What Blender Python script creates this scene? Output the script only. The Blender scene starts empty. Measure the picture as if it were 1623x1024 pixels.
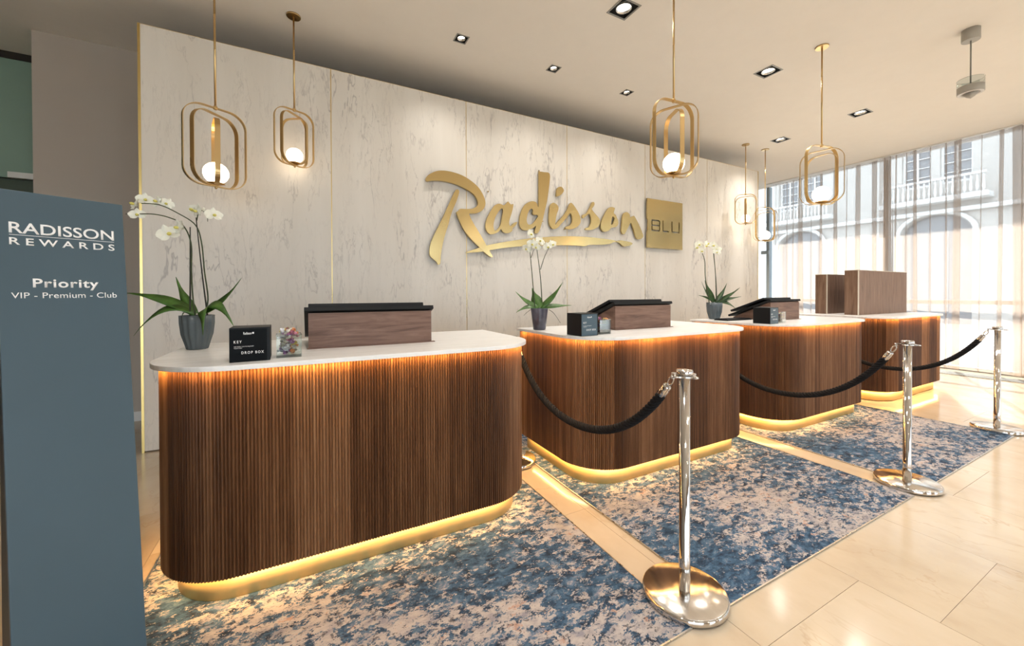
import bpy, bmesh, math, random
from mathutils import Vector, Matrix, Quaternion

random.seed(7)
SC = bpy.context.scene
COL = SC.collection
PI = math.pi

# ------------------------------------------------------------------ camera
F, CX, CY, YAW, PITCH, ROLL = 624.529, 820.384, 470.525, 0.489524, -0.008584, -0.002981
cam_d = bpy.data.cameras.new('camera')
cam = bpy.data.objects.new('camera', cam_d)
COL.objects.link(cam)
_r = Vector((math.cos(YAW), -math.sin(YAW), 0)); _f = Vector((math.sin(YAW), math.cos(YAW), 0)); _u = Vector((0, 0, 1))
_f2 = _f*math.cos(PITCH) + _u*math.sin(PITCH); _u2 = _u*math.cos(PITCH) - _f*math.sin(PITCH)
_r3 = _r*math.cos(ROLL) + _u2*math.sin(ROLL); _u3 = _u2*math.cos(ROLL) - _r*math.sin(ROLL)
cam.matrix_world = Matrix(((_r3.x, _u3.x, -_f2.x, 0), (_r3.y, _u3.y, -_f2.y, 0), (_r3.z, _u3.z, -_f2.z, 1.35), (0, 0, 0, 1)))
cam_d.sensor_width = 36.0
cam_d.lens = F/1623*36
cam_d.shift_x = (811.5-CX)/1623
cam_d.shift_y = (CY-512)/1623
cam_d.clip_start = 0.05
cam_d.clip_end = 200
SC.camera = cam

# ------------------------------------------------------------------ world, sun, exposure
SKY = 4.6
SUN = 14.0
DOWN = 92.0        # watts of a ceiling downlight
LED = 55.0         # emission of the counter strips
GLOBE = 9.0
w = bpy.data.worlds.new('sky'); SC.world = w; w.use_nodes = True
bg = w.node_tree.nodes['Background']
bg.inputs[0].default_value = (0.80, 0.89, 1.0, 1); bg.inputs[1].default_value = SKY
sun_d = bpy.data.lights.new('sun', 'SUN'); sun_d.energy = SUN; sun_d.angle = 0.009; sun_d.color = (1, 0.95, 0.87)
sun = bpy.data.objects.new('sun', sun_d); COL.objects.link(sun)
EL = math.radians(33.5)
_sd = Vector((-0.913*math.cos(EL), -0.407*math.cos(EL), -math.sin(EL)))
sun.rotation_euler = _sd.to_track_quat('-Z', 'Y').to_euler()
sun.location = (25, 12, 14)
vs = SC.view_settings
vs.view_transform = 'Standard'; vs.look = 'None'; vs.exposure = 0.40; vs.gamma = 1.0; vs.use_curve_mapping = False
SC.cycles.use_denoising = True
SC.cycles.max_bounces = 10; SC.cycles.diffuse_bounces = 5; SC.cycles.glossy_bounces = 5
SC.cycles.transmission_bounces = 6; SC.cycles.transparent_max_bounces = 24
SC.cycles.sample_clamp_indirect = 6.0
SC.cycles.caustics_reflective = False; SC.cycles.caustics_refractive = False

# ------------------------------------------------------------------ materials
MATS = {}
class NT:
    def __init__(s, name):
        s.m = bpy.data.materials.new(name); s.m.use_nodes = True
        s.t = s.m.node_tree; s.t.nodes.clear()
        s.out = s.t.nodes.new('ShaderNodeOutputMaterial')
        MATS[name] = s.m
    def n(s, typ, **kw):
        nd = s.t.nodes.new(typ)
        for k, v in kw.items():
            if k.startswith('i_'):
                key = k[2:]
                key = int(key) if key.isdigit() else key.replace('_', ' ')
                sock = nd.inputs[key]
                if isinstance(v, bpy.types.NodeSocket): s.t.links.new(v, sock)
                else: sock.default_value = v
            else: setattr(nd, k, v)
        return nd
    def link(s, a, b): s.t.links.new(a, b)
    def coord(s, which='Object'): return s.n('ShaderNodeTexCoord').outputs[which]
    def mapping(s, vec, scale=(1, 1, 1), loc=(0, 0, 0), rot=(0, 0, 0)):
        return s.n('ShaderNodeMapping', i_Vector=vec, i_Scale=scale, i_Location=loc, i_Rotation=rot).outputs[0]
    def noise(s, vec, scale, detail=4, rough=.55, dist=0.0):
        return s.n('ShaderNodeTexNoise', i_Vector=vec, i_Scale=scale, i_Detail=detail, i_Roughness=rough, i_Distortion=dist).outputs[0]
    def ramp(s, fac, stops, interp='LINEAR'):
        nd = s.n('ShaderNodeValToRGB', i_Fac=fac); cr = nd.color_ramp; cr.interpolation = interp
        while len(cr.elements) < len(stops): cr.elements.new(.5)
        for e, (p, c) in zip(cr.elements, stops):
            e.position = p; e.color = (c, c, c, 1) if not isinstance(c, (tuple, list)) else (*c, 1)
        return nd.outputs[0]
    def math(s, op, a, b=None, c=None):
        nd = s.n('ShaderNodeMath', operation=op)
        for i, v in enumerate((a, b, c)):
            if v is None: continue
            if isinstance(v, bpy.types.NodeSocket): s.link(v, nd.inputs[i])
            else: nd.inputs[i].default_value = v
        return nd.outputs[0]
    def mix(s, fac, a, b, blend='MIX'):
        nd = s.n('ShaderNodeMix', data_type='RGBA', blend_type=blend)
        for sock, v in ((nd.inputs[0], fac), (nd.inputs[6], a), (nd.inputs[7], b)):
            if isinstance(v, bpy.types.NodeSocket): s.link(v, sock)
            else: sock.default_value = (*v, 1) if isinstance(v, (tuple, list)) else v
        return nd.outputs[2]
    def bsdf(s, col, rough=.5, metal=0., spec=.5, bump=None, bstr=.2, bdist=.002, **kw):
        b = s.n('ShaderNodeBsdfPrincipled')
        for k, v in (('Base Color', col), ('Roughness', rough), ('Metallic', metal), ('Specular IOR Level', spec)):
            if isinstance(v, bpy.types.NodeSocket): s.link(v, b.inputs[k])
            else: b.inputs[k].default_value = (*v, 1) if isinstance(v, (tuple, list)) else v
        for k, v in kw.items(): b.inputs[k.replace('_', ' ')].default_value = v
        if bump is not None:
            bn = s.n('ShaderNodeBump', i_Height=bump, i_Strength=bstr, i_Distance=bdist)
            s.link(bn.outputs[0], b.inputs['Normal'])
        s.link(b.outputs[0], s.out.inputs[0]); return b
    def rnd(s): return s.n('ShaderNodeObjectInfo').outputs['Random']

def plain(name, col, rough=.5, metal=0., spec=.5, vary=.04, scale=6., **kw):
    t = NT(name); c = t.coord()
    n = t.noise(c, scale, 3)
    lo = tuple(max(0, x*(1-vary)) for x in col); hi = tuple(min(1, x*(1+vary)) for x in col)
    t.bsdf(t.ramp(n, [(.3, lo), (.7, hi)]), rough, metal, spec, **kw)
    return t.m

def emit(name, col, strength):
    t = NT(name); e = t.n('ShaderNodeEmission', i_Color=(*col, 1), i_Strength=strength); t.link(e.outputs[0], t.out.inputs[0]); return t.m

plain('ceiling_paint', (.86, .82, .765), .9, spec=.2, vary=.01)
plain('beige_paint', (.49, .43, .37), .85, spec=.2, vary=.02, scale=2)
plain('white_paint', (.78, .76, .72), .7, vary=.02)
plain('green_glass', (.25, .36, .29), .35, spec=.3, vary=.06, scale=1.5)
plain('green_glass_dark', (.06, .085, .065), .3, spec=.4, vary=.06, scale=1.5)
plain('black_plastic', (.011, .012, .014), .42, vary=.15, spec=.2)
plain('black_satin', (.011, .012, .013), .45, vary=.12, spec=.18)
plain('label_black', (.004, .005, .006), .5, vary=.1, spec=.08)
plain('label_painted_reflection', (.045, .085, .115), .3, vary=.06)  # black label with the blue-grey window reflection put into its colour
plain('print_white', (.86, .86, .86), .6, vary=.01)
plain('totem_slate', (.052, .088, .113), .42, spec=.4, vary=.05, scale=2)
plain('totem_back', (.01, .011, .013), .5, vary=.1)
plain('frame_white', (.72, .71, .69), .4, vary=.02)
plain('frame_grey', (.27, .27, .255), .4, metal=.0, vary=.04)
plain('lamp_black', (.02, .02, .02), .5, vary=.1)
plain('lamp_chrome', (.72, .72, .71), .2, metal=1., vary=.02)
plain('sensor_grey', (.40, .385, .35), .5, vary=.04)
plain('window_metal', (.33, .38, .42), .4, metal=.4, vary=.04)
plain('mullion_taupe', (.46, .41, .37), .5, vary=.04)
plain('grout', (.40, .34, .26), .9)
plain('rubber', (.02, .02, .02), .8)
plain('shadow_gap', (.03, .028, .025), .9)
plain('facade_stone', (.40, .385, .36), .9, vary=.06, scale=1.2)
plain('facade_white', (.60, .60, .585), .85, vary=.03, scale=2)
plain('facade_glass', (.16, .175, .19), .2, vary=.2, scale=1)
plain('street', (.52, .50, .47), .9, vary=.06, scale=1)
plain('leaf', (.07, .165, .028), .35, vary=.35, scale=20)
plain('leaf_dark', (.03, .075, .018), .35, vary=.35, scale=20)
plain('stem', (.045, .065, .02), .5, vary=.4, scale=30)
plain('stake', (.03, .028, .02), .6, vary=.3, scale=30)
plain('petal', (.86, .86, .76), .5, vary=.03, scale=40)
plain('petal_heart', (.72, .66, .16), .5, vary=.25, scale=60)
plain('bark', (.12, .085, .05), .9, vary=.6, scale=60)
plain('pot_slate', (.085, .11, .125), .22, spec=.6, vary=.08)
plain('pot_purple', (.075, .072, .10), .16, spec=.6, vary=.3, scale=12)
plain('paper_cream', (.66, .60, .50), .8)
for i, c in enumerate([(.45, .16, .22), (.62, .52, .16), (.36, .16, .34), (.72, .32, .14), (.55, .50, .42), (.70, .68, .70)]):
    plain('candy_wrap_%d' % i, c, .3, vary=.3, scale=60)

def metal(name, col, rough, brushed=None):
    t = NT(name); c = t.coord()
    v = t.mapping(c, brushed or (1, 1, 1))
    n = t.noise(v, 40, 3)
    r = t.ramp(n, [(.3, rough*.8), (.7, rough*1.25)])
    lo = tuple(x*.93 for x in col)
    t.bsdf(t.ramp(n, [(.3, lo), (.7, col)]), r, 1.0)
metal('brass_satin', (.66, .46, .21), .30, (.03, .03, .03))
plain('brass_plinth', (.86, .62, .26), .42, metal=.55, vary=.05, scale=9)
metal('gold_sign', (.60, .455, .21), .24, (.02, .02, .4))
metal('gold_strip', (.72, .53, .20), .3, (.03, .03, .03))
metal('chrome', (.64, .62, .60), .05, (.02, .02, .02))
metal('steel_disc', (.74, .70, .65), .15, (1, .02, .02))
metal('steel_trim', (.55, .54, .52), .3)

def marble_wall():
    t = NT('marble_wall'); c = t.coord(); r = t.rnd()
    off = t.n('ShaderNodeCombineXYZ', i_X=t.math('MULTIPLY', r, 37.), i_Y=t.math('MULTIPLY', r, 11.), i_Z=t.math('MULTIPLY', r, 23.)).outputs[0]
    v = t.n('ShaderNodeVectorMath', operation='ADD', i_0=c, i_1=off).outputs[0]
    vs_ = t.mapping(v, (1, 1, .20), rot=(0, .10, 0))
    def vein(scale, width, dist, seed, msk):
        vv = t.mapping(vs_, (1, 1, 1), loc=(seed, seed*.7, seed*1.3))
        n = t.noise(vv, scale, 5, .62, dist)
        d = t.math('ABSOLUTE', t.math('SUBTRACT', n, .5))
        line = t.ramp(d, [(0, 1.), (width*.45, .8), (width, 0.)])
        m = t.ramp(t.noise(t.mapping(v, (1, 1, .6), loc=(seed*3, 0, seed)), 2.6, 3), [(msk, 0.), (msk+.16, 1.)])
        return t.math('MULTIPLY', line, m)
    v1 = vein(2.6, .010, .25, 1.7, .44); v2 = vein(5.2, .013, .3, 5.1, .44); v3 = vein(11.0, .02, .2, 9.4, .42)
    cloud = t.noise(t.mapping(vs_, (1.4, 1, .7)), 2.2, 5, .6)
    base = t.ramp(cloud, [(.3, (.70, .655, .585)), (.7, (.775, .735, .67))])
    col = t.mix(t.math('MULTIPLY', v3, .22), base, (.47, .44, .40))
    col = t.mix(t.math('MULTIPLY', v2, .50), col, (.42, .385, .35))
    col = t.mix(t.math('MULTIPLY', v1, .62), col, (.36, .33, .31))
    t.bsdf(col, .38, spec=.35)
marble_wall()

def marble_top():
    t = NT('marble_top'); c = t.coord()
    v = t.mapping(c, (1, 7, 1), rot=(0, 0, .06))
    n = t.noise(v, 3.2, 6, .65, .4)
    t.bsdf(t.ramp(n, [(.3, (.76, .74, .71)), (.48, (.87, .86, .845)), (.7, (.90, .89, .88))]), .28, spec=.4)
marble_top()

def floor_mat():
    t = NT('floor_marble'); c = t.coord(); r = t.rnd()
    off = t.n('ShaderNodeCombineXYZ', i_X=t.math('MULTIPLY', r, 31.), i_Y=t.math('MULTIPLY', r, 17.), i_Z=r).outputs[0]
    v = t.n('ShaderNodeVectorMath', operation='ADD', i_0=c, i_1=off).outputs[0]
    v = t.mapping(v, (1, .55, 1), rot=(0, 0, .5))
    n = t.noise(v, 2.1, 5, .6, .6)
    d = t.math('ABSOLUTE', t.math('SUBTRACT', n, .5))
    line = t.math('MULTIPLY', t.ramp(d, [(0, 1.), (.004, .6), (.010, 0.)]), t.ramp(t.noise(v, 1.7, 2), [(.46, 0.), (.62, 1.)]))
    cl = t.noise(v, 3.5, 5, .6)
    base = t.ramp(cl, [(.3, (.50, .405, .295)), (.5, (.55, .46, .345)), (.72, (.585, .50, .39))])
    tone = t.ramp(r, [(0, (.94, .93, .92)), (1, (1, 1, 1))])
    base = t.mix(1.0, base, tone, 'MULTIPLY')
    col = t.mix(t.math('MULTIPLY', line, .45), base, (.40, .28, .17))
    t.bsdf(col, t.ramp(t.noise(c, 5, 3), [(.3, .10), (.7, .17)]), spec=.55)
floor_mat()

def wood_flute():
    t = NT('walnut_fluted'); c = t.coord()
    tone = t.n('ShaderNodeAttribute', attribute_name='tone').outputs['Fac']
    off = t.n('ShaderNodeCombineXYZ', i_X=t.math('MULTIPLY', tone, 9.), i_Y=0., i_Z=t.math('MULTIPLY', tone, 5.)).outputs[0]
    v = t.n('ShaderNodeVectorMath', operation='ADD', i_0=c, i_1=off).outputs[0]
    g = t.noise(t.mapping(v, (9, 9, .9)), 3.0, 5, .6, .1)
    f = t.math('ADD', t.math('MULTIPLY', g, .55), t.math('MULTIPLY', tone, .50))
    col = t.ramp(f, [(.25, (.046, .017, .006)), (.48, (.112, .046, .018)), (.68, (.21, .098, .043)), (.85, (.31, .165, .082))])
    t.bsdf(col, .42, spec=.35)
wood_flute()

def wood_plain(name, sc, a, b, c3):
    t = NT(name); c = t.coord(); r = t.rnd()
    off = t.n('ShaderNodeCombineXYZ', i_X=t.math('MULTIPLY', r, 7.), i_Y=r, i_Z=t.math('MULTIPLY', r, 3.)).outputs[0]
    v = t.n('ShaderNodeVectorMath', operation='ADD', i_0=c, i_1=off).outputs[0]
    g = t.noise(t.mapping(v, sc), 3.0, 6, .62, .8)
    t.bsdf(t.ramp(g, [(.3, a), (.5, b), (.7, c3)]), .45, spec=.35)
wood_plain('walnut_veneer', (1.2, 6, 14), (.10, .052, .036), (.175, .098, .070), (.235, .14, .102))
wood_plain('walnut_upright', (12, 12, .8), (.12, .062, .038), (.20, .118, .078), (.27, .17, .118))

def carpet():
    t = NT('carpet'); c = t.coord(); r = t.rnd()
    off = t.n('ShaderNodeCombineXYZ', i_X=t.math('MULTIPLY', r, 13.), i_Y=t.math('MULTIPLY', r, 29.), i_Z=0.).outputs[0]
    v = t.n('ShaderNodeVectorMath', operation='ADD', i_0=c, i_1=off).outputs[0]
    va = t.mapping(v, (1.0, 1.5, 1))
    big = t.noise(va, 1.3, 3, .5)
    mid = t.noise(va, 15, 8, .78, .35)
    fine = t.noise(va, 85, 4, .75, .2)
    s = t.math('ADD', t.math('MULTIPLY', mid, .70), t.math('ADD', t.math('MULTIPLY', big, .40), t.math('MULTIPLY', fine, .26)))
    b1 = t.noise(t.mapping(va, (1, 1, 1), loc=(4, 7, 0)), 11, 7, .7, .4)
    blue = t.ramp(b1, [(.36, (.022, .030, .046)), (.44, (.030, .056, .098)), (.53, (.052, .105, .178)), (.60, (.095, .155, .235)), (.66, (.21, .22, .29))])
    pale = t.ramp(t.noise(t.mapping(va, (1, 1, 1), loc=(11, 2, 0)), 10, 6, .7, .3), [(.38, (.24, .24, .28)), (.46, (.35, .33, .335)), (.58, (.43, .40, .395)), (.645, (.39, .26, .21))])
    m = t.ramp(s, [(.684, 0.), (.692, 1.)])
    col = t.mix(m, blue, pale)
    dk = t.ramp(t.noise(t.mapping(va, (1, 1, 1), loc=(2, 19, 0)), 26, 6, .72, .4), [(.575, 0.), (.60, 1.)])
    col = t.mix(t.math('MULTIPLY', dk, .72), col, (.026, .033, .05))
    weave = t.noise(c, 420, 2)
    t.bsdf(col, .95, spec=.1, bump=weave, bstr=.35, bdist=.002)
carpet()

def rope_mat():
    t = NT('rope_black'); c = t.coord()
    n = t.noise(c, 260, 3)
    t.bsdf(t.ramp(n, [(.3, (.006, .006, .007)), (.7, (.022, .022, .025))]), .9, spec=.15, bump=n, bstr=.5, bdist=.002)
rope_mat()

def thin_glass(name, tint, gloss=.9):
    t = NT(name)
    tr = t.n('ShaderNodeBsdfTransparent', i_Color=(*tint, 1)); gl = t.n('ShaderNodeBsdfGlossy', i_Color=(1, 1, 1, 1), i_Roughness=.02)
    fr = t.n('ShaderNodeFresnel', i_IOR=1.45)
    mx = t.n('ShaderNodeMixShader', i_0=t.math('MULTIPLY', fr.outputs[0], gloss)); t.link(tr.outputs[0], mx.inputs[1]); t.link(gl.outputs[0], mx.inputs[2])
    t.link(mx.outputs[0], t.out.inputs[0])
thin_glass('window_glass', (.95, .975, .98), .6)
thin_glass('vase_glass', (.93, .95, .94))
thin_glass('sensor_glass', (.70, .76, .76))

def curtain_mat():
    t = NT('sheer_fabric'); c = t.coord()
    wv = t.noise(t.mapping(c, (60, 60, 60)), 8, 2)
    tr = t.n('ShaderNodeBsdfTransparent', i_Color=(1, .985, .97, 1))
    tl = t.n('ShaderNodeBsdfTranslucent', i_Color=(.60, .505, .435, 1))
    df = t.n('ShaderNodeBsdfDiffuse', i_Color=(.42, .34, .28, 1))
    m1 = t.n('ShaderNodeMixShader', i_0=.35); t.link(tl.outputs[0], m1.inputs[1]); t.link(df.outputs[0], m1.inputs[2])
    m2 = t.n('ShaderNodeMixShader', i_0=t.ramp(wv, [(.3, .40), (.7, .48)])); t.link(tr.outputs[0], m2.inputs[1]); t.link(m1.outputs[0], m2.inputs[2])
    t.link(m2.outputs[0], t.out.inputs[0])
curtain_mat()
emit('led_warm', (1, .54, .15), LED*2.0)
emit('led_base', (1, .56, .20), LED*1.0)
emit('globe_glow', (1, .80, .58), GLOBE)
emit('lens_glow', (1, .95, .86), 14)

# ------------------------------------------------------------------ mesh helpers
class MB:
    def __init__(s): s.v = []; s.f = []; s.tone = []; s.sm = []
    def face(s, idx, tone=0., smooth=False): s.f.append(tuple(idx)); s.tone.append(tone); s.sm.append(smooth)
    def box(s, x0, x1, y0, y1, z0, z1, M=None):
        b = len(s.v)
        P = [(x0, y0, z0), (x1, y0, z0), (x1, y1, z0), (x0, y1, z0), (x0, y0, z1), (x1, y0, z1), (x1, y1, z1), (x0, y1, z1)]
        s.v += [tuple(M @ Vector(p)) for p in P] if M else P
        for q in ((0, 3, 2, 1), (4, 5, 6, 7), (0, 1, 5, 4), (1, 2, 6, 5), (2, 3, 7, 6), (3, 0, 4, 7)): s.face([b+i for i in q])
        return s
    def prism(s, poly, z0, z1, tone=None, smooth=False):
        """poly: CCW list of (x, y); extruded along z"""
        b = len(s.v); n = len(poly)
        s.v += [(x, y, z0) for x, y in poly] + [(x, y, z1) for x, y in poly]
        s.face([b+n-1-i for i in range(n)]); s.face([b+n+i for i in range(n)])
        for i in range(n):
            j = (i+1) % n
            s.face((b+i, b+j, b+n+j, b+n+i), tone[i] if tone else 0., smooth)
        return s
    def strip(s, ring_a, ring_b, closed=False, smooth=True):
        b = len(s.v); n = len(ring_a); s.v += [tuple(p) for p in ring_a] + [tuple(p) for p in ring_b]
        for i in range(n if closed else n-1):
            j = (i+1) % n; s.face((b+i, b+j, b+n+j, b+n+i), 0., smooth)
        return s
    def loft(s, rings, cap=True, smooth=True, closed=True):
        b = len(s.v); n = len(rings[0])
        for r in rings: s.v += [tuple(p) for p in r]
        for k in range(len(rings)-1):
            for i in range(n if closed else n-1):
                j = (i+1) % n
                s.face((b+k*n+i, b+k*n+j, b+(k+1)*n+j, b+(k+1)*n+i), 0., smooth)
        if cap:
            s.face([b+n-1-i for i in range(n)]); e = b+(len(rings)-1)*n; s.face([e+i for i in range(n)])
        return s
    def lathe(s, prof, n=32, center=(0, 0, 0), cap=True, rib=None, smooth=True):
        cx, cy, cz = center; rings = []
        for r, z in prof:
            ring = []
            for i in range(n):
                a = 2*PI*i/n; rr = r if rib is None else rib(r, a, z)
                ring.append((cx+rr*math.cos(a), cy+rr*math.sin(a), cz+z))
            rings.append(ring)
        return s.loft(rings, cap, smooth)
    def tube(s, pts, rad, n=8, cap=True, closed=False):
        pts = [Vector(p) for p in pts]; m = len(pts)
        rad = rad if isinstance(rad, (list, tuple)) else [rad]*m
        up = None; rings = []
        for i, p in enumerate(pts):
            a = pts[(i-1) % m] if (closed or i > 0) else p; c = pts[(i+1) % m] if (closed or i < m-1) else p
            t = (c-a).normalized()
            if up is None: up = t.orthogonal().normalized()
            up = (up - t*up.dot(t))
            up = up.normalized() if up.length > 1e-6 else t.orthogonal().normalized()
            q = t.cross(up)
            rings.append([p + (up*math.cos(2*PI*k/n) + q*math.sin(2*PI*k/n))*rad[i] for k in range(n)])
        if closed: rings.append(rings[0])
        return s.loft(rings, cap and not closed)
    def sphere(s, c, r, nu=20, nv=12, sc=(1, 1, 1)):
        rings = []
        for j in range(1, nv):
            a = PI*j/nv
            rings.append([(c[0]+r*sc[0]*math.sin(a)*math.cos(2*PI*i/nu), c[1]+r*sc[1]*math.sin(a)*math.sin(2*PI*i/nu), c[2]-r*sc[2]*math.cos(a)) for i in range(nu)])
        return s.loft(rings)
    def mesh(s, name):
        me = bpy.data.meshes.new(name); me.from_pydata(s.v, [], s.f); me.update()
        me.polygons.foreach_set('use_smooth', s.sm)
        if any(s.tone):
            at = me.attributes.new('tone', 'FLOAT', 'FACE'); at.data.foreach_set('value', s.tone)
        return me
    def build(s, name, mat, parent=None, loc=(0, 0, 0), rot=(0, 0, 0), recalc=False, bevel=0.):
        me = s.mesh(name)
        if recalc or bevel:
            bm = bmesh.new(); bm.from_mesh(me)
            bmesh.ops.recalc_face_normals(bm, faces=bm.faces)
            if bevel:
                ed = [e for e in bm.edges if len(e.link_faces) == 2 and e.calc_face_angle(0) > .6]
                bmesh.ops.bevel(bm, geom=ed, offset=bevel, segments=2, affect='EDGES', profile=.6)
            bm.to_mesh(me); bm.free()
        return mkobj(name, me, mat, parent, loc, rot)

def mkobj(name, me, mat, parent=None, loc=(0, 0, 0), rot=(0, 0, 0)):
    o = bpy.data.objects.new(name, me); COL.objects.link(o)
    if mat is not None:
        me.materials.clear(); me.materials.append(MATS[mat])
    o.location = loc; o.rotation_euler = rot
    if parent: o.parent = parent
    return o

def tag(o, label=None, cat=None, group=None, kind=None):
    if label: o['label'] = label
    if cat: o['category'] = cat
    if group: o['group'] = group
    if kind: o['kind'] = kind
    return o

def empty(name, loc=(0, 0, 0), rot=(0, 0, 0), **kw):
    o = bpy.data.objects.new(name, None); COL.objects.link(o); o.location = loc; o.rotation_euler = rot
    o.empty_display_size = .1
    return tag(o, **kw)

def copy_tree(o, parent=None):
    c = o.copy(); COL.objects.link(c); c.parent = parent
    for ch in list(o.children): copy_tree(ch, c)
    return c

def box_mesh(name, x0, x1, y0, y1, z0, z1, mat, parent=None, bevel=0., **kw):
    return MB().box(x0, x1, y0, y1, z0, z1).build(name, mat, parent, bevel=bevel, **kw)

def catmull(pts, sub=6, closed=False):
    pts = [Vector(p) for p in pts]; n = len(pts); out = []
    rng = range(n if closed else n-1)
    for i in rng:
        if closed: p0, p1, p2, p3 = pts[i-1], pts[i], pts[(i+1) % n], pts[(i+2) % n]
        else: p0, p1, p2, p3 = pts[max(i-1, 0)], pts[i], pts[i+1], pts[min(i+2, n-1)]
        for k in range(sub):
            t = k/sub
            out.append(.5*((2*p1) + (p2-p0)*t + (2*p0-5*p1+4*p2-p3)*t*t + (3*p1-p0-3*p2+p3)*t**3))
    if not closed: out.append(pts[-1])
    return out

def curve_mesh(name, loops, depth, bevel=0.):
    """filled outline (first loop outer, others holes) in local x/y, thickness along z"""
    cu = bpy.data.curves.new(name, 'CURVE'); cu.dimensions = '2D'; cu.fill_mode = 'BOTH'; cu.extrude = depth/2
    cu.bevel_depth = bevel; cu.bevel_resolution = 1
    for l in loops:
        sp = cu.splines.new('POLY'); sp.points.add(len(l)-1); sp.use_cyclic_u = True
        for p, q in zip(sp.points, l): p.co = (q[0], q[1], 0, 1)
    ob = bpy.data.objects.new(name, cu); COL.objects.link(ob)
    dg = bpy.context.evaluated_depsgraph_get(); me = bpy.data.meshes.new_from_object(ob.evaluated_get(dg))
    bpy.data.objects.remove(ob); bpy.data.curves.remove(cu); me.name = name
    return me

def text_mesh(name, body, width, height, extrude=.0006, bold=0., spacing=1.):
    """lettering fitted to width x height, origin at lower-left of the capitals"""
    cu = bpy.data.curves.new(name, 'FONT'); cu.body = body; cu.size = 1; cu.extrude = 0; cu.offset = bold; cu.space_character = spacing
    cu.resolution_u = 4
    ob = bpy.data.objects.new(name, cu); COL.objects.link(ob)
    dg = bpy.context.evaluated_depsgraph_get(); me = bpy.data.meshes.new_from_object(ob.evaluated_get(dg))
    bpy.data.objects.remove(ob); bpy.data.curves.remove(cu); me.name = name
    xs = [v.co.x for v in me.vertices]; ys = [v.co.y for v in me.vertices]
    x0, x1 = min(xs), max(xs); y1 = max(ys)
    sx = width/(x1-x0); sy = height/y1
    for v in me.vertices: v.co = ((v.co.x-x0)*sx, v.co.y*sy, 0)
    bm = bmesh.new(); bm.from_mesh(me)
    r = bmesh.ops.extrude_face_region(bm, geom=bm.faces[:])
    for v in [g for g in r['geom'] if isinstance(g, bmesh.types.BMVert)]: v.co.z += extrude
    bmesh.ops.recalc_face_normals(bm, faces=bm.faces)
    bm.to_mesh(me); bm.free()
    return me

ORD = ['first', 'second', 'third', 'fourth', 'fifth', 'sixth']

# ------------------------------------------------------------------ room shell
C = 3.93                     # ceiling height
XL, XR, YN, YB = -5.2, 10.0, -6.0, 5.62
# floor: a bed and one slab per stone
fl = empty('floor', (0, 0, 0), kind='structure')
box_mesh('floor_bed', XL, XR+.3, YN, 6.6, -.06, -.003, 'grout', fl)
tile_full = MB().box(.0, .748, .0, 1.098, -.022, 0).mesh('floor_tile')
OFFS = {-1: 2.69, 0: .35, 1: 1.97, 2: .87, 3: .60, 4: .20, 5: .94, -2: 3.19}
k = -6
x = -.73-.75*5
for col in range(-6, 15):
    cx0 = -.73 + .75*(col+1)
    if cx0 < XL-.4 or cx0 > XR: continue
    y0 = OFFS.get(col, .33*((col*7) % 5)); y0 = (y0 - 6.6) % 1.1 - 6.6 - 1.1
    y = y0
    while y < 6.5:
        if y + 1.1 > YN:
            mkobj('floor_tile', tile_full, 'floor_marble', fl, (cx0+.001, y+.001, 0))
        y += 1.1

# ceiling with openings for the recessed lights
LIGHT_BIG = [(2.55, 2.72), (4.76, 2.70), (7.03, 2.70), (7.06, 3.80)]
LIGHT_SMALL = [(1.39, 3.805), (2.51, 3.815), (3.64, 3.83)]
LIGHT_MORE = [(.2, .6), (2.55, .6), (4.76, .6), (7.03, .6), (.2, -1.6), (2.55, -1.6), (4.76, -1.6), (7.03, -1.6), (.2, -3.8), (2.55, -3.8), (4.76, -3.8), (7.03, -3.8)]
holes = [(a, b, .094) for a, b in LIGHT_BIG+LIGHT_MORE] + [(a, b, .055) for a, b in LIGHT_SMALL]
xs = sorted({XL, XR} | {v for a, b, h in holes for v in (round(a-h, 4), round(a+h, 4))})
ys = sorted({YN, 6.6} | {v for a, b, h in holes for v in (round(b-h, 4), round(b+h, 4))})
mb = MB()
for i in range(len(xs)-1):
    for j in range(len(ys)-1):
        mx_, my_ = (xs[i]+xs[i+1])/2, (ys[j]+ys[j+1])/2
        if any(abs(mx_-a) < h and abs(my_-b) < h for a, b, h in holes): continue
        b = len(mb.v); mb.v += [(xs[i], ys[j], C), (xs[i], ys[j+1], C), (xs[i+1], ys[j+1], C), (xs[i+1], ys[j], C)]; mb.face((b, b+1, b+2, b+3))
ce = mb.build('ceiling', 'ceiling_paint'); tag(ce, kind='structure')
box_mesh('ceiling_slab', XL-.2, XR+.4, YN-.2, 6.6, C+.16, C+.3, 'shadow_gap', ce)

# beige corridor wall behind the feature wall, green glass beside it
wb = empty('wall_corridor', (0, YB, 0), kind='structure')
box_mesh('wall_face', -2.355, 9.2, 0, .16, 0, C, 'beige_paint', wb)
box_mesh('wall_return', 9.05, 9.2, .16, .95, 0, C, 'beige_paint', wb)
box_mesh('wall_end', 9.05, XR+.3, .95, 1.10, 0, C, 'beige_paint', wb)
box_mesh('skirting', -2.355, 6.0, -.014, 0, 0, .10, 'white_paint', wb)
box_mesh('wall_return', -2.355, -2.2, .16, .80, 0, C, 'beige_paint', wb)
wg = empty('wall_left', (0, 6.25, 0), kind='structure')
box_mesh('glass_panel', XL, -2.3, 0, .05, 2.60, C-.07, 'green_glass', wg)
box_mesh('glass_panel', XL, -2.3, 0, .05, 0, 2.585, 'green_glass_dark', wg)
box_mesh('backing', XL, -2.2, .05, .15, 0, C, 'shadow_gap', wg)
box_mesh('ledge', -2.78, -2.35, -.06, 0, 2.592, 2.652, 'white_paint', wg)
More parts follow.
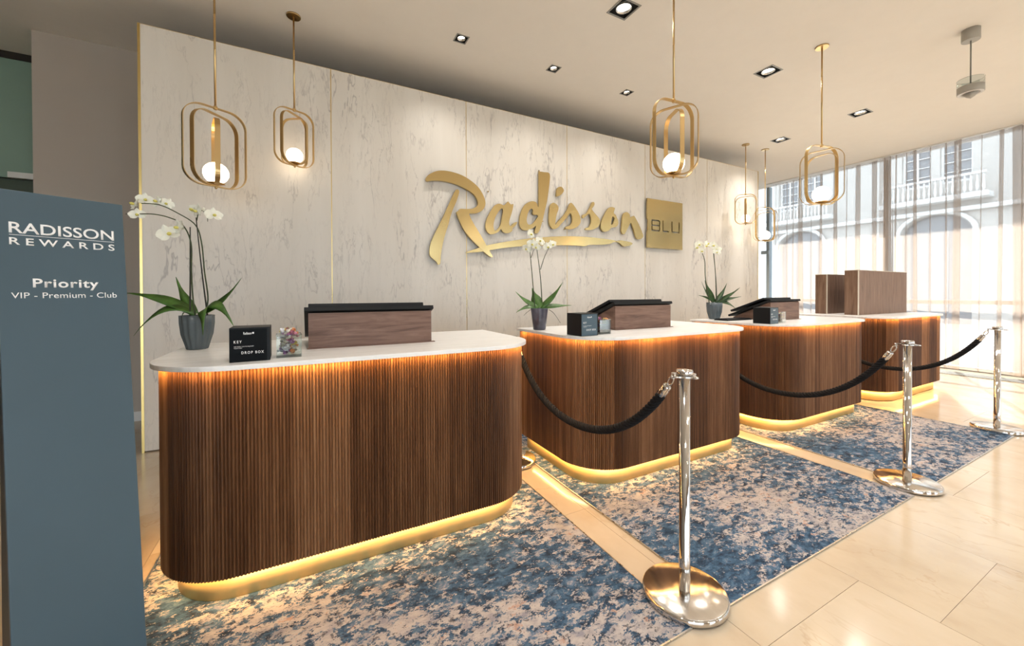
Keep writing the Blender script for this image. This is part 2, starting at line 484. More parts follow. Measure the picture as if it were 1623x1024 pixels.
box_mesh('top_shadow_strip', XL, -2.3, -.02, .05, C-.07, C, 'shadow_gap', wg)  # dark strip painted in for the shaded gap under the ceiling
ws = box_mesh('wall_side', XL-.15, XL, YN, 6.4, 0, C, 'beige_paint'); tag(ws, kind='structure')

# feature wall of six marble panels with gold strips
D, X0, W, T = 4.452, -1.239, 1.461, 3.64
fw = empty('wall_feature', (X0, D, 0), kind='structure')
box_mesh('core', .01, 6*W-.01, .02, .10, .02, T-.01, 'shadow_gap', fw)
pan = MB().box(.004, W-.004, 0, .02, .012, T).mesh('marble_panel')
for k in range(6): mkobj('marble_panel', pan, 'marble_wall', fw, (k*W, 0, 0))
gs = MB().box(-.004, .004, .002, .02, .012, T).mesh('gold_strip')
for k in range(1, 6): mkobj('gold_strip', gs, 'gold_strip', fw, (k*W, 0, 0))
box_mesh('edge_strip', -.014, .004, -.003, .10, .0, T+.004, 'gold_strip', fw)
box_mesh('edge_strip', 6*W-.004, 6*W+.012, -.003, .10, .0, T+.004, 'gold_strip', fw)
box_mesh('top_strip', 0, 6*W, .0, .10, T, T+.004, 'gold_strip', fw)

# window wall on the right: mullions, transom, glass
ww = empty('window_1', (XR, 0, 0), kind='structure')
MUL = [6.53, 5.66, 3.42, 1.1, -1.2, -3.6, -6.0]
for y in MUL: box_mesh('mullion', -.02, .10, y-.035, y+.035, 0, C, 'window_metal' if y > 5 else 'mullion_taupe', ww)
for a, b in zip(MUL[:-1], MUL[1:]):
    box_mesh('transom', .0, .06, b+.035, a-.035, 1.14, 1.21, 'frame_white', ww)
    box_mesh('sill', .0, .08, b+.035, a-.035, 0, .06, 'window_metal', ww)
    box_mesh('glass_pane', .035, .043, b+.03, a-.03, .05, 1.14, 'window_glass', ww)
    box_mesh('glass_pane', .035, .043, b+.03, a-.03, 1.21, C, 'window_glass', ww)
box_mesh('frame_latch', -.055, -.02, 5.62, 5.80, 2.30, 2.38, 'window_metal', ww)
# wall behind the viewer with windows; extra left ones added to brighten that side
w2 = empty('wall_near', (0, YN, 0), kind='structure')
n_b = 8; bw = (XR-XL)/n_b
for i in range(n_b):
    x = XL + i*bw
    if i in (0, 1, 2, 4, 6):
        box_mesh('wall_face', x, x+bw, -.16, 0, 3.3, C, 'beige_paint', w2)
        box_mesh('mullion', x, x+.06, -.10, -.02, 0, 3.3, 'window_metal', w2); box_mesh('mullion', x+bw-.06, x+bw, -.10, -.02, 0, 3.3, 'window_metal', w2)
        box_mesh('glass_pane', x+.06, x+bw-.06, -.064, -.056, 0, 3.3, 'window_glass', w2)
    else: box_mesh('wall_face', x, x+bw, -.16, 0, 0, C, 'beige_paint', w2)

# outside: street, canopy over the window, facade opposite
st = box_mesh('ground_outside', XR+.3, 60, -50, 60, -.3, -.12, 'street'); tag(st, kind='structure')
g2 = box_mesh('forecourt', -40, XR+.3, -50, YN-.15, -.3, -.12, 'street'); tag(g2, kind='structure')
cn = box_mesh('entrance_canopy', XR+.15, 12.8, -8, 14, 4.63, 4.80, 'facade_white')
tag(cn, 'white flat canopy slab projecting outside above the tall window', 'canopy')

FX = 18.0
bd = empty('building', (26., 5*1.444, -.773), label='pale stone building across the street, seen through the sheer curtains', cat='building')
bd.scale = (1.444, 1.444, 1.444)
def arch_poly(w_, h_, n=14):
    return [(-w_/2, 0), (w_/2, 0)] + [(w_/2*math.cos(PI*i/n), h_-w_/2*.75+w_/2*.75*math.sin(PI*i/n)) for i in range(n+1)]
BAYS = [-10.7, -6.8, -2.9, 1.02, 4.93, 8.9, 12.8, 16.7, 20.6]
xs_wall = (-16, 26)
# wall built with openings cut as one outline
loops = [[(xs_wall[0], 0), (xs_wall[1], 0), (xs_wall[1], 7.6), (xs_wall[0], 7.6)]]
for b in BAYS:
    loops.append([(b+px, .3+pz) for px, pz in arch_poly(1.62, 3.68)])
    for dx in (-.46, .46):
        loops.append([(b+dx-.36, 4.93), (b+dx+.36, 4.93), (b+dx+.36, 6.25), (b+dx-.36, 6.25)])
me = curve_mesh('facade_wall', loops, .3)
o = mkobj('facade_wall', me, 'facade_stone', bd); o.matrix_local = Matrix(((0, 0, 1, .15), (1, 0, 0, -5), (0, 1, 0, 0), (0, 0, 0, 1)))
box_mesh('back_volume', .32, 6, xs_wall[0]-5, xs_wall[1]-5, 0, 7.5, 'facade_stone', bd)
for b in BAYS:
    yb = b-5
    # arch: recessed dark glass, keystone moulding
    ar = MB()
    pl = arch_poly(1.62, 3.68)
    o = MB().prism([(px, pz+.3) for px, pz in pl], 0, .03).build('arch_window', 'facade_glass', bd); o.matrix_local = Matrix(((0, 0, 1, .22), (1, 0, 0, yb), (0, 1, 0, 0), (0, 0, 0, 1)))
    arc = [(-.06, yb+.9*math.cos(PI*i/16), .3+3.68-.61+.69*math.sin(PI*i/16)) for i in range(17)]
    MB().tube(arc, .07, 6).build('arch_moulding', 'facade_white', bd)
    for dx in (-.46, .46):
        wn = box_mesh('window', .18, .20, yb+dx-.36, yb+dx+.36, 4.93, 6.25, 'facade_glass', bd)
        f = MB().box(.10, .18, yb+dx-.36, yb+dx-.30, 4.93, 6.25).box(.10, .18, yb+dx+.30, yb+dx+.36, 4.93, 6.25).box(.10, .18, yb+dx-.3, yb+dx+.3, 6.17, 6.25).box(.10, .18, yb+dx-.3, yb+dx+.3, 4.93, 5.01).box(.12, .17, yb+dx-.025, yb+dx+.025, 5.0, 6.2)
        for q in range(1, 4): f.box(.13, .16, yb+dx-.3, yb+dx+.3, 4.97+q*.31, 4.995+q*.31)
        fo = f.build('window_frame', 'facade_white', wn)
    box_mesh('balcony_slab', -.55, .0, yb-1.25, yb+1.25, 4.30, 4.46, 'facade_white', bd, bevel=.03)
    box_mesh('balcony_rail', -.53, -.43, yb-1.2, yb+1.2, 4.98, 5.05, 'facade_white', bd)
    bal = MB()
    for q in range(19): bal.lathe([(.025, 0), (.04, .15), (.02, .38), (.03, .52)], 6, (-.48, yb-1.14+q*.1267, 4.46))
    tag(bal.build('balusters', 'facade_white', bd), kind='stuff')
box_mesh('cornice', -.18, .0, xs_wall[0]-5, xs_wall[1]-5, 3.98, 4.12, 'facade_white', bd, bevel=.03)
box_mesh('cornice', -.25, .1, xs_wall[0]-5, xs_wall[1]-5, 7.35, 7.6, 'facade_white', bd, bevel=.03)

# sheer curtains hanging just inside the glass
def sheer(name, ya, yb, seed, label, xo=9.83, group='sheer curtains along the window'):
    rnd = random.Random(seed)
    root = empty(name, (xo, 0, 0), label=label, cat='curtain', group=group)
    # fold list: position, overlap width, depth
    folds = []; y = yb - rnd.uniform(.03, .10)
    while y > ya + .15:
        big = rnd.random() < .42
        wd = rnd.uniform(.05, .105) if big else rnd.uniform(.012, .03)
        folds.append((y, wd, rnd.uniform(.03, .055) if big else rnd.uniform(.012, .03), rnd.uniform(-.03, .03), rnd.uniform(.7, 1.6)))
        y -= rnd.uniform(.11, .32) if big else rnd.uniform(.07, .19)
    rows = [C-.02, 3.2, 2.4, 1.6, .8, .045]
    rings = []
    for ri, z in enumerate(rows):
        t = ri/(len(rows)-1); pts = [(.0, yb, z)]
        for (fy, wd, dp, dr, gr) in folds:
            yy = fy + dr*t; ww_ = wd*(1+(gr-1)*t)
            pts += [(.006, yy+.035, z), (-dp*.3, yy, z), (-dp, yy-ww_*.55, z), (-dp*1.05, yy-ww_, z), (-dp*.55, yy-ww_*.98, z), (dp*.25, yy-ww_*.1, z), (dp*.75, yy-ww_*.02, z), (dp*.9, yy-ww_*.5, z), (dp*.55, yy-ww_*1.25-.01, z)]
        pts.append((0, ya, z))
        rings.append(catmull(pts, 3))
    mb = MB(); mb.loft(rings, cap=False, closed=False)
    cl = mb.build('sheer_cloth', 'sheer_fabric', root)
    # weighted hem at the bottom, following the same folds
    hem = MB(); up = [(p.x, p.y, p.z+.03) for p in rings[-1]]
    hem.loft([[(p.x+.002, p.y, p.z) for p in rings[-1]], [(a+.002, b, c_) for a, b, c_ in up]], cap=False, closed=False)
    hem.build('hem', 'sheer_fabric', root)
    return root
sheer('sheer_curtain', 3.36, 5.44, 3, 'far sheer curtain panel, beside the marble wall end, hanging floor to ceiling')
sheer('sheer_curtain', 1.05, 3.43, 11, 'near sheer curtain panel at the right edge of the picture, hanging floor to ceiling', 9.715)
sheer('sheer_curtain', -1.6, 1.1, 21, 'sheer curtain panel beyond the right edge, next to the near one')
tr = box_mesh('trim_1', 9.64, 9.92, -1.6, 5.5, C-.018, C, 'frame_white'); tag(tr, kind='structure')
# floor grille in front of the curtain
gr = empty('floor_grille', (9.45, 0, 0), label='long narrow metal floor grille in front of the curtains', cat='floor grille')
box_mesh('grille_frame', -.16, .16, -1.6, 5.4, 0, .004, 'steel_trim', gr)
mb = MB()
for i in range(9): mb.box(-.145+i*.034, -.13+i*.034, -1.58, 5.38, .004, .010)
tag(mb.build('grille_bars', 'frame_grey', gr), kind='stuff')

# ------------------------------------------------------------------ carpets
def carpet_thing(x0, x1, y0, y1, label):
    root = empty('carpet', ((x0+x1)/2, (y0+y1)/2, 0), label=label, cat='carpet', group='blue distressed carpets before the desks')
    hx, hy = (x1-x0)/2, (y1-y0)/2
    box_mesh('pile', -hx, hx, -hy, hy, .0005, .006, 'carpet', root)
    mb = MB().box(-hx-.006, hx+.006, -hy-.006, -hy, 0, .0075).box(-hx-.006, -hx, -hy, hy, 0, .0075).box(hx, hx+.006, -hy, hy, 0, .0075).box(-hx-.006, hx+.006, hy, hy+.006, 0, .0075)
    mb.build('edge_trim', 'steel_trim', root)
carpet_thing(-.675, 1.355, 1.062, 3.02, 'blue and cream distressed carpet under the desk nearest the camera')
carpet_thing(1.58, 3.53, 1.062, 3.3, 'blue and cream distressed carpet under the second desk from the left')
carpet_thing(3.75, 5.81, 1.062, 3.3, 'blue and cream distressed carpet under the third desk from the left')

# ------------------------------------------------------------------ reception desks
def outline(x0, x1, y0, y1, R, n=10):
    """from back-left down the left side, round the front, up the right side (CCW seen from above)"""
    pts = [(x0, y1)]
    for i in range(n+1):
        a = PI + i*PI/2/n; pts.append((x0+R+R*math.cos(a), y0+R+R*math.sin(a)))
    for i in range(n+1):
        a = 1.5*PI + i*PI/2/n; pts.append((x1-R+R*math.cos(a), y0+R+R*math.sin(a)))
    pts.append((x1, y1))
    return pts

def walk(pts, step):
    """resample an open polyline with near-equal steps; returns points and outward normals"""
    V = [Vector((a, b)) for a, b in pts]; L = [0]
    for i in range(1, len(V)): L.append(L[-1]+(V[i]-V[i-1]).length)
    n = round(L[-1]/step); out = []; j = 0
    for k in range(n+1):
        s = L[-1]*k/n
        while j < len(V)-2 and L[j+1] < s: j += 1
        t = (s-L[j])/max(L[j+1]-L[j], 1e-9); p = V[j].lerp(V[j+1], t); d = (V[j+1]-V[j]).normalized()
        out.append((p, Vector((d.y, -d.x))))
    return out

DESKS = [(-.60, 1.255), (1.635, 3.46), (3.86, 5.68), (6.10, 8.0)]
DESK_LABEL = ['largest fluted walnut reception desk, nearest the camera beside the grey-blue sign',
              'fluted walnut reception desk, second from the left, holding the purple pot',
              'fluted walnut reception desk, third from the left, with keyboard behind the box',
              'fluted walnut reception desk by the curtains carrying two tall wooden boxes']
FY, BY, RAD = 2.06, 3.03, .33
def desk(i):
    x0, x1 = DESKS[i]; cx = (x0+x1)/2; hw = (x1-x0)/2; rnd = random.Random(40+i)
    root = empty('reception_desk', (cx, FY, 0), label=DESK_LABEL[i], cat='desk', group='row of reception desks')
    # fluted walnut cladding
    base = outline(-hw, hw, 0, BY-FY, RAD)
    st = walk(base, .0135); poly = []; tone = []
    plank = 0; pt = rnd.random()
    for k in range(len(st)-1):
        if plank <= 0: plank = rnd.choice((7, 9, 11, 13, 18)); pt = rnd.random()
        plank -= 1
        p, n = st[k]; q, m = st[k+1]; tn = max(.01, min(1, .68*pt + .32*rnd.random()))
        poly.append((p.x-n.x*.0052, p.y-n.y*.0052)); tone.append(tn*.7)
        for t, h in ((.10, -.0030), (.26, .0014), (.5, .0034), (.74, .0014), (.90, -.0030)):
            c_ = p.lerp(q, t); nn = (n+m).normalized(); poly.append((c_.x+nn.x*(h-.001), c_.y+nn.y*(h-.001))); tone.append(tn)
    e, n = st[-1]; poly.append((e.x, e.y)); tone.append(.5)
    tone[-1] = .45
    mb = MB(); mb.prism(poly, .13, 1.0270, tone, smooth=False)
    tag(mb.build('fluted_cladding', 'walnut_fluted', root), label='walnut fluting of thin vertical half-round slats', kind='stuff')
    # brass plinth
    mb = MB(); mb.prism(outline(-hw+.055, hw-.055, .058, BY-FY-.03, RAD-.05, 12), .0075, .13); 
    b = mb.build('plinth', 'brass_plinth', root); tag(b, label='brushed brass plinth')
    for p in b.data.polygons: p.use_smooth = len(p.vertices) == 4
    # marble top
    mb = MB(); mb.prism(outline(-hw-.030, hw+.030, -.032, BY-FY, RAD+.030, 14), 1.028, 1.05)
    mb.build('worktop', 'marble_top', root, bevel=.003)
    # light strips: under the top and under the cladding
    def ribbon(name, off_a, off_b, z, mt):
        a = outline(-hw+off_a, hw-off_a, off_a, BY-FY-.05, RAD-off_a, 12); b_ = outline(-hw+off_b, hw-off_b, off_b, BY-FY-.05, RAD-off_b, 12)
        mb = MB(); mb.strip([(p[0], p[1], z) for p in b_], [(p[0], p[1], z) for p in a], smooth=False); return mb.build(name, mt, root)
    ribbon('light_strip', -.023, -.014, 1.0279, 'led_warm')
    ribbon('light_strip', .018, .030, .1285, 'led_base')
    return root
for i in range(4): desk(i)

# ------------------------------------------------------------------ screen housings on the desks
def screen(x0, wd, y, label):
    root = empty('screen_housing', (x0, y, 1.05), label=label, cat='screen', group='tilted screens in walnut housings on the desks')
    box_mesh('front_panel', 0, wd, 0, .02, 0, .195, 'walnut_veneer', root)
    box_mesh('foot_plate', -.006, wd+.02, -.012, .02, 0, .004, 'walnut_veneer', root)
    # side cheeks: triangles in the y-z plane
    for sx in (.0, wd-.018):
        M_ = Matrix(((0, 0, 1, sx), (1, 0, 0, 0), (0, 1, 0, 0), (0, 0, 0, 1)))
        mb = MB(); mb.prism([(.02, 0), (.42, 0), (.42, .02), (.02, .193)], 0, .018)
        o = mb.build('side_cheek', 'walnut_veneer', root); o.matrix_local = M_
    A = math.atan2(-.17, .44)
    mb = MB(); mb.box(-.02, wd+.012, -.045, .47, 0, .022)
    o = mb.build('tray', 'black_satin', root, bevel=.002); o.location = (0, .03, .192); o.rotation_euler = (A, 0, 0)
    mb = MB(); mb.box(.0, wd-.03, .03, .44, .034, .056)
    o = mb.build('screen', 'black_plastic', root, bevel=.004); o.location = (0, .03, .205); o.rotation_euler = (A, 0, 0)
    mb = MB(); mb.box(wd*.5-.08, wd*.5+.08, .12, .32, .02, .036)
    o = mb.build('screen_mount', 'black_satin', root); o.location = (0, .03, .203); o.rotation_euler = (A, 0, 0)
    return root
screen(.002, .68, 2.43, 'black tilted screen in walnut housing on the desk nearest the camera')
screen(2.205, .64, 2.45, 'black tilted screen in walnut housing on the second desk from the left')
screen(4.395, .56, 2.46, 'black tilted screen in walnut housing on the third desk from the left')
kb = empty('keyboard', (4.145, 2.72, 1.05), (0, 0, .0), label='black keyboard lying behind the drop box on the third desk', cat='keyboard')
mb = MB(); mb.prism([(-.21, -.08), (.21, -.08), (.21, .08), (-.21, .08)], 0, .016); mb.build('keyboard_case', 'black_satin', kb, bevel=.003)
km = MB().box(-.011, .011, -.010, .010, .016, .021).mesh('key')
for r in range(5):
    for q in range(15): mkobj('key', km, 'black_plastic', kb, (-.19+q*.027, -.056+r*.028, 0))

# tall wooden boxes on the far desk
def wood_box(x0, x1, y0, y1, h, label):
    root = empty('wooden_box', ((x0+x1)/2, (y0+y1)/2, 1.05), label=label, cat='box', group='tall wooden boxes on the far desk')
    a, b = (x1-x0)/2, (y1-y0)/2; t = .018
    box_mesh('front_board', -a+t, a, -b, -b+t, 0, h-t, 'walnut_upright', root)
    box_mesh('back_board', -a, a, b-t, b, 0, h-t, 'walnut_upright', root)
    box_mesh('side_board', -a, -a+t, -b+.004, b-t, 0, h-t, 'walnut_upright', root)
    box_mesh('side_board', a-t, a, -b+t, b-t, 0, h-t, 'walnut_upright', root)
    box_mesh('lid', -a, a, -b, b, h-t, h-.006, 'walnut_upright', root)
    tag(box_mesh('pale_edge', -a-.004, a+.004, -b-.004, b+.004, h-.006, h, 'paper_cream', root), label='pale top edging')
    tag(box_mesh('corner_edge', -a-.002, -a+t, -b-.004, -b+.004, 0, h-.006, 'paper_cream', root), label='pale vertical corner edging')
wood_box(6.42, 7.95, 2.48, 2.63, .60, 'larger walnut box with pale edging, front one on the far desk')
wood_box(6.47, 7.9, 2.86, 3.0, .56, 'smaller walnut box half hidden behind the larger one')

# ------------------------------------------------------------------ key drop boxes and candy vases
def drop_box(x, y, rz, s, face, label):
    root = empty('key_drop_box', (x, y, 1.05), (0, 0, rz), label=label, cat='box', group='key drop boxes on the desks')
    box_mesh('box_shell', 0, s, 0, s, 0, s, 'black_satin', root, bevel=.003)
    box_mesh('label_plate', .003, s-.012, -.002, .0, .003, s-.006, face, root)
    def tx(body, x_, z_, w_, h_, bold=0., sp=1.):
        me = text_mesh('lettering', body, w_*s, h_*s, .0004, bold, sp)
        o = mkobj('lettering', me, 'print_white', root, (x_*s, -.0021, z_*s), (PI/2, 0, 0)); return o
    tx('KEY', .11, .555, .19, .075, .015, 1.5)
    tx('DROP BOX', .29, .235, .55, .075, .015, 1.4)
    tx("WE HOPE YOU'VE ENJOYED", .11, .44, .48, .026)
    tx('YOUR STAY', .11, .395, .20, .026)
    # small wordmark with square
    tx('Radisson', .34, .80, .20, .07, .02)
    mb = MB(); mb.box(.555*s, .60*s, -.0026, -.002, .815*s, .865*s); mb.build('emblem', 'print_white', root)
drop_box(-.304, 2.107, .035, .152, 'label_black', 'black key drop box with black label, on the desk nearest the camera')
drop_box(1.672, 2.202, .06, .158, 'label_painted_reflection', 'key drop box with black label, window reflection painted blue-grey, on the second desk')
drop_box(3.885, 2.18, .06, .158, 'label_painted_reflection', 'key drop box with black label, window reflection painted blue-grey, on the third desk')

def candy_mesh(i):
    mb = MB(); mb.sphere((0, 0, 0), .0105, 8, 6, (1.25, 1, .85))
    for sx in (-1, 1):
        n = 7; ring0 = [(sx*.011, .002*math.cos(2*PI*k/n), .002*math.sin(2*PI*k/n)) for k in range(n)]
        ring1 = [(sx*.021, .009*math.cos(2*PI*k/n)*(1+.3*(k % 2)), .007*math.sin(2*PI*k/n)) for k in range(n)]
        mb.strip(ring0, ring1, closed=True)
    return mb.mesh('wrapped_candy')
CN = ['dark red', 'yellow', 'purple', 'orange', 'beige', 'silvery']
CANDY = [candy_mesh(0)]
for i in range(1, 6): CANDY.append(CANDY[0].copy())
for i, m_ in enumerate(CANDY): m_.materials.append(MATS['candy_wrap_%d' % i])
def vase(x, y, s, h, n, where, seed):
    rnd = random.Random(seed)
    root = empty('glass_vase', (x, y, 1.05), (0, 0, .06), label='small square glass vase of wrapped candies on the '+where, cat='vase', group='candy vases on the desks')
    t = .006; a = s/2
    mb = MB()
    # four walls and a thick base
    mb.box(-a, a, -a, -a+t, 0, h).box(-a, a, a-t, a, 0, h).box(-a, -a+t, -a+t, a-t, 0, h).box(a-t, a, -a+t, a-t, 0, h)
    mb.build('glass_wall', 'vase_glass', root)
    mb = MB(); mb.box(-a+t, a-t, -a+t, a-t, .0, .012); mb.build('glass_base', 'vase_glass', root)
    mb = MB(); mb.tube([(-a, -a, h), (a, -a, h), (a, a, h), (-a, a, h)], .0025, 6, closed=True); mb.build('rim', 'vase_glass', root)
    pos = []; z0 = .024
    for lay in range(9):
        for q in range(6):
            if len(pos) >= n: break
            pos.append((rnd.uniform(-a+.022, a-.022), rnd.uniform(-a+.022, a-.022), z0+lay*.0165+rnd.uniform(0, .004)))
    for p in pos:
        k = rnd.randrange(6)
        o = bpy.data.objects.new('wrapped_candy', CANDY[k]); COL.objects.link(o)
        o.location = (x+p[0], y+p[1], 1.05+p[2]); o.rotation_euler = (rnd.uniform(-.6, .6), rnd.uniform(-.6, .6), rnd.uniform(0, 6))
        tag(o, CN[k]+' wrapped candy in the square glass vase on the '+where, 'candy', 'candies in the vase on the '+where)
vase(-.082, 2.21, .104, .105, 42, 'desk nearest the camera', 1)
vase(1.925, 2.30, .104, .105, 36, 'second desk', 2)
vase(4.20, 2.28, .104, .105, 30, 'third desk', 3)

# ------------------------------------------------------------------ orchids
CR = Vector((math.cos(YAW), -math.sin(YAW), 0)); CF = Vector((math.sin(YAW), math.cos(YAW), 0))
def leaf(mb, base, tip, width, lift, droop=0.):
    """strap leaf with a folded midrib from base to tip, bowed upward by lift"""
    base, tip = Vector(base), Vector(tip); n = 10; d = tip-base; side = d.cross(Vector((0, 0, 1)))
    side = side.normalized() if side.length > 1e-5 else Vector((1, 0, 0))
    nv = side.cross(d).normalized(); sg_ = 1 if side.dot(CF) > 0 else -1
    side = (side*.72 + nv*.70*sg_).normalized()
    rows = []
    for i in range(n+1):
        t = i/n; p = base + d*t + Vector((0, 0, lift*4*t*(1-t) - droop*t*t))
        wv = width*(.35+.65*math.sin(PI*min(1, t*1.15+.12)))*(1-t**6) + .001
        up = Vector((0, 0, wv*.32))
        rows.append([p - side*wv + up, p, p + side*wv + up, p + Vector((0, 0, -.002))])
    mb.loft(rows, cap=True)
def flower_mesh():
    mb = MB(); rnd = random.Random(5)
    def petal(ang, ln, wd, cup):
        ca, sa = math.cos(ang), math.sin(ang); rows = []
        for i in range(6):
            t = i/5; r = ln*t; w_ = wd*math.sin(PI*min(1, .12+.83*t))
            z = cup*math.sin(PI*t)-.2*cup*t
            a = [Vector((ca*r - sa*q*w_, z+abs(q)*.003, sa*r + ca*q*w_)) for q in (-1, -.5, 0, .5, 1)]
            rows.append(a)
        mb.loft(rows, cap=False, closed=False)
    for ang in (PI/2, PI*1.18, PI*1.82): petal(ang, .030, .011, .004)
    for ang in (PI*.02, PI*.98): petal(ang, .033, .020, .006)
    return mb.mesh('flower')
FLOWER = flower_mesh()
_h = MB(); _h.sphere((0, -.006, -.004), .0065, 8, 6, (1, 1.3, .9)); HEART = _h.mesh('flower_heart')
_h = MB(); _h.sphere((0, 0, 0), .009, 8, 6, (.8, .8, 1.3)); BUD = _h.mesh('bud')

def orchid(base, pot, leaves, stems, flowers, label, buds=(), leafmat='leaf'):
    rnd = random.Random(int(base[0]*100)+9)
    root = empty('orchid', base, label=label, cat='plant', group='white orchids on the desks')
    H, rt, rb, fluted = pot
    prof = [(rb*.9, 0), (rb, .004), (rb*1.12, H*.15), ((rb+rt)*.55, H*.45), (rt*.97, H*.78), (rt, H), (rt*.93, H), (rt*.90, H*.86)]
    if fluted: rib = lambda r, a, z: r*(1+.045*math.cos(14*a)*(1 if z < H*.97 else .4))
    else:
        rib = None; prof = [(rb*.92, 0), (rb, .004), (rb+(rt-rb)*.5, H*.5), (rt, H-.006), (rt*1.01, H), (rt*.94, H), (rt*.9, H*.86)]
    MB().lathe(prof, 84 if fluted else 40, rib=rib).build('pot', 'pot_slate' if fluted else 'pot_purple', root)
    MB().lathe([(rt*.90, H*.84), (rt*.6, H*.90), (.004, H*.92)], 20, cap=False).build('potting_bark', 'bark', root)
    def P(u, z, d=0.): return CR*u + CF*d + Vector((0, 0, z))
    for (bu, bz, tu, tz, td, wd, lift) in leaves:
        mb = MB(); leaf(mb, P(bu, bz), P(tu, tz, td), wd*1.15, lift); mb.build('leaf', leafmat, root)
    for pts, rad, mt in stems:
        path = catmull([P(*q) for q in pts], 6)
        MB().tube(path, [rad*(1-.45*i/len(path)) for i in range(len(path))], 7).build('stake' if mt == 'stake' else 'flower_stem', mt, root)
    for (u, z, d, sc) in flowers:
        f = mkobj('flower', FLOWER, 'petal', root, P(u, z, d)); f.scale = (sc*1.2, sc*1.2, sc*1.2)
        f.rotation_euler = (rnd.uniform(-.35, .25), rnd.uniform(-.5, .5), -YAW*.4+rnd.uniform(-.8, .8))
        mkobj('flower_heart', HEART, 'petal_heart', f)
    for (u, z, d) in buds: mkobj('bud', BUD, 'petal', root, P(u, z, d))

def px(base, s):   # metres from reference measurements taken on the pot's own plane
    return lambda x_, y_: ((x_-base[0])/s, (base[1]-y_)/s)
q = px((313, 553), 288)
orchid((-.538, 2.743, 1.05), (.186, .078, .048, True),
  [(-.01, .19, *q(214, 464), -.05, .026, .02), (-.01, .19, *q(265, 438), .06, .022, -.03), (.02, .19, *q(374, 440), .05, .026, -.035),
   (-.02, .19, *q(240, 529), -.10, .022, .075), (-.02, .19, *q(262, 508), .10, .024, .035), (.02, .19, *q(379, 516), -.04, .026, .075), (.03, .19, *q(352, 527), -.13, .026, .06)],
  [([(*q(302, 500), 0), (*q(303, 430), 0), (*q(303.5, 360), 0)], .0045, 'stake'),
   ([(*q(325, 500), .02), (*q(319, 430), .01), (*q(313, 345), 0)], .0042, 'stake'),
   ([(*q(310, 500), .0), (*q(309, 470), -.01), (*q(306, 430), -.005), (*q(304.5, 385), 0), (*q(299, 358), -.03), (*q(284, 348), -.05), (*q(262, 343), -.06), (*q(240, 343), -.07), (*q(222, 343), -.07)], .0040, 'stem'),
   ([(*q(318, 500), .02), (*q(326, 475), .02), (*q(322, 430), .015), (*q(319, 385), .01), (*q(312, 357), 0), (*q(292, 340), -.03), (*q(268, 328), -.05), (*q(246, 327), -.07)], .0040, 'stem'),
   ([(*q(314, 350), 0), (*q(322, 338), -.02), (*q(330, 336), -.03), (*q(337, 344), -.03), (*q(338, 353), -.03)], .0026, 'stem')],
  [(*q(249, 320), -.06, 1.), (*q(240, 328), -.09, 1.05), (*q(264, 322), -.05, .95), (*q(277, 325), -.04, .9), (*q(242, 344), -.08, .95), (*q(284, 372), -.06, 1.35), (*q(296, 362), -.05, 1.15), (*q(316, 334), -.03, 1.15), (*q(326, 337), -.05, .95), (*q(348, 342), -.03, 1.1)],
  'tall white orchid in fluted slate pot on the desk nearest the camera', buds=[(*q(332, 334), -.03)])
q = px((849, 523), 193)
orchid((1.69, 2.79, 1.05), (.178, .072, .052, False),
  [(-.01, .18, *q(811, 462), .02, .022, -.02), (.01, .18, *q(887, 447), .03, .025, -.03), (.01, .18, *q(899, 484), -.04, .022, .0), (-.02, .18, *q(812, 495), -.06, .018, .02), (0, .18, *q(838, 456), .08, .04, -.02)],
  [([(*q(842, 490), 0), (*q(838, 440), 0), (*q(834, 396), 0)], .0048, 'stem'), ([(*q(854, 490), .02), (*q(851, 440), .01), (*q(845, 393), 0)], .0048, 'stem'),
   ([(*q(851, 427), .01), (*q(857, 408), 0), (*q(865, 391), -.01)], .0035, 'stem'), ([(*q(836, 408), 0), (*q(840, 396), -.02)], .003, 'stem'),
   ([(*q(864, 491), .0), (*q(872, 497), -.02), (*q(882, 512), -.03)], .0025, 'stake'), ([(*q(835, 491), 0), (*q(828, 496), -.03), (*q(824, 500), -.03)], .0022, 'stake')],
  [(*q(836, 370), 0, 1.15), (*q(838, 387), -.03, 1.25), (*q(829, 394), -.01, 1.1), (*q(844, 392), -.04, 1.0), (*q(851, 381), .01, 1.15), (*q(862, 391), -.02, 1.05), (*q(870, 387), 0, 1.15)],
  'white orchid in smooth purple pot on the second desk', leafmat='leaf')
q = px((1122, 505), 136)
orchid((4.12, 2.93, 1.05), (.19, .083, .054, True),
  [(-.01, .19, *q(1103, 446), .02, .022, -.03), (.01, .19, *q(1143, 449), .02, .022, -.03), (.01, .19, *q(1162, 456), .0, .022, -.02), (.01, .19, *q(1161, 470), -.04, .022, .0), (-.01, .19, *q(1095, 468), -.04, .022, .01), (.02, .19, *q(1150, 489), -.08, .028, .03), (-.01, .19, *q(1111, 444), .06, .034, -.02)],
  [([(*q(1114, 480), 0), (*q(1108, 440), 0), (*q(1107, 415), 0), (*q(1103, 402), 0)], .006, 'stem'), ([(*q(1125, 480), 0), (*q(1124, 440), 0), (*q(1121, 402), 0)], .006, 'stem'), ([(*q(1127, 480), .01), (*q(1125, 440), .01), (*q(1121, 402), .01)], .004, 'stake')],
  [(*q(1094, 393), 0, 1.35), (*q(1100, 388), .03, 1.35), (*q(1100, 399), -.03, 1.3), (*q(1107, 391), -.02, 1.35), (*q(1113, 387), .02, 1.3), (*q(1119, 390), -.02, 1.35), (*q(1126, 396), .0, 1.3), (*q(1124, 401), -.03, 1.15)],
  'white orchid in fluted slate pot on the third desk', leafmat='leaf_dark')

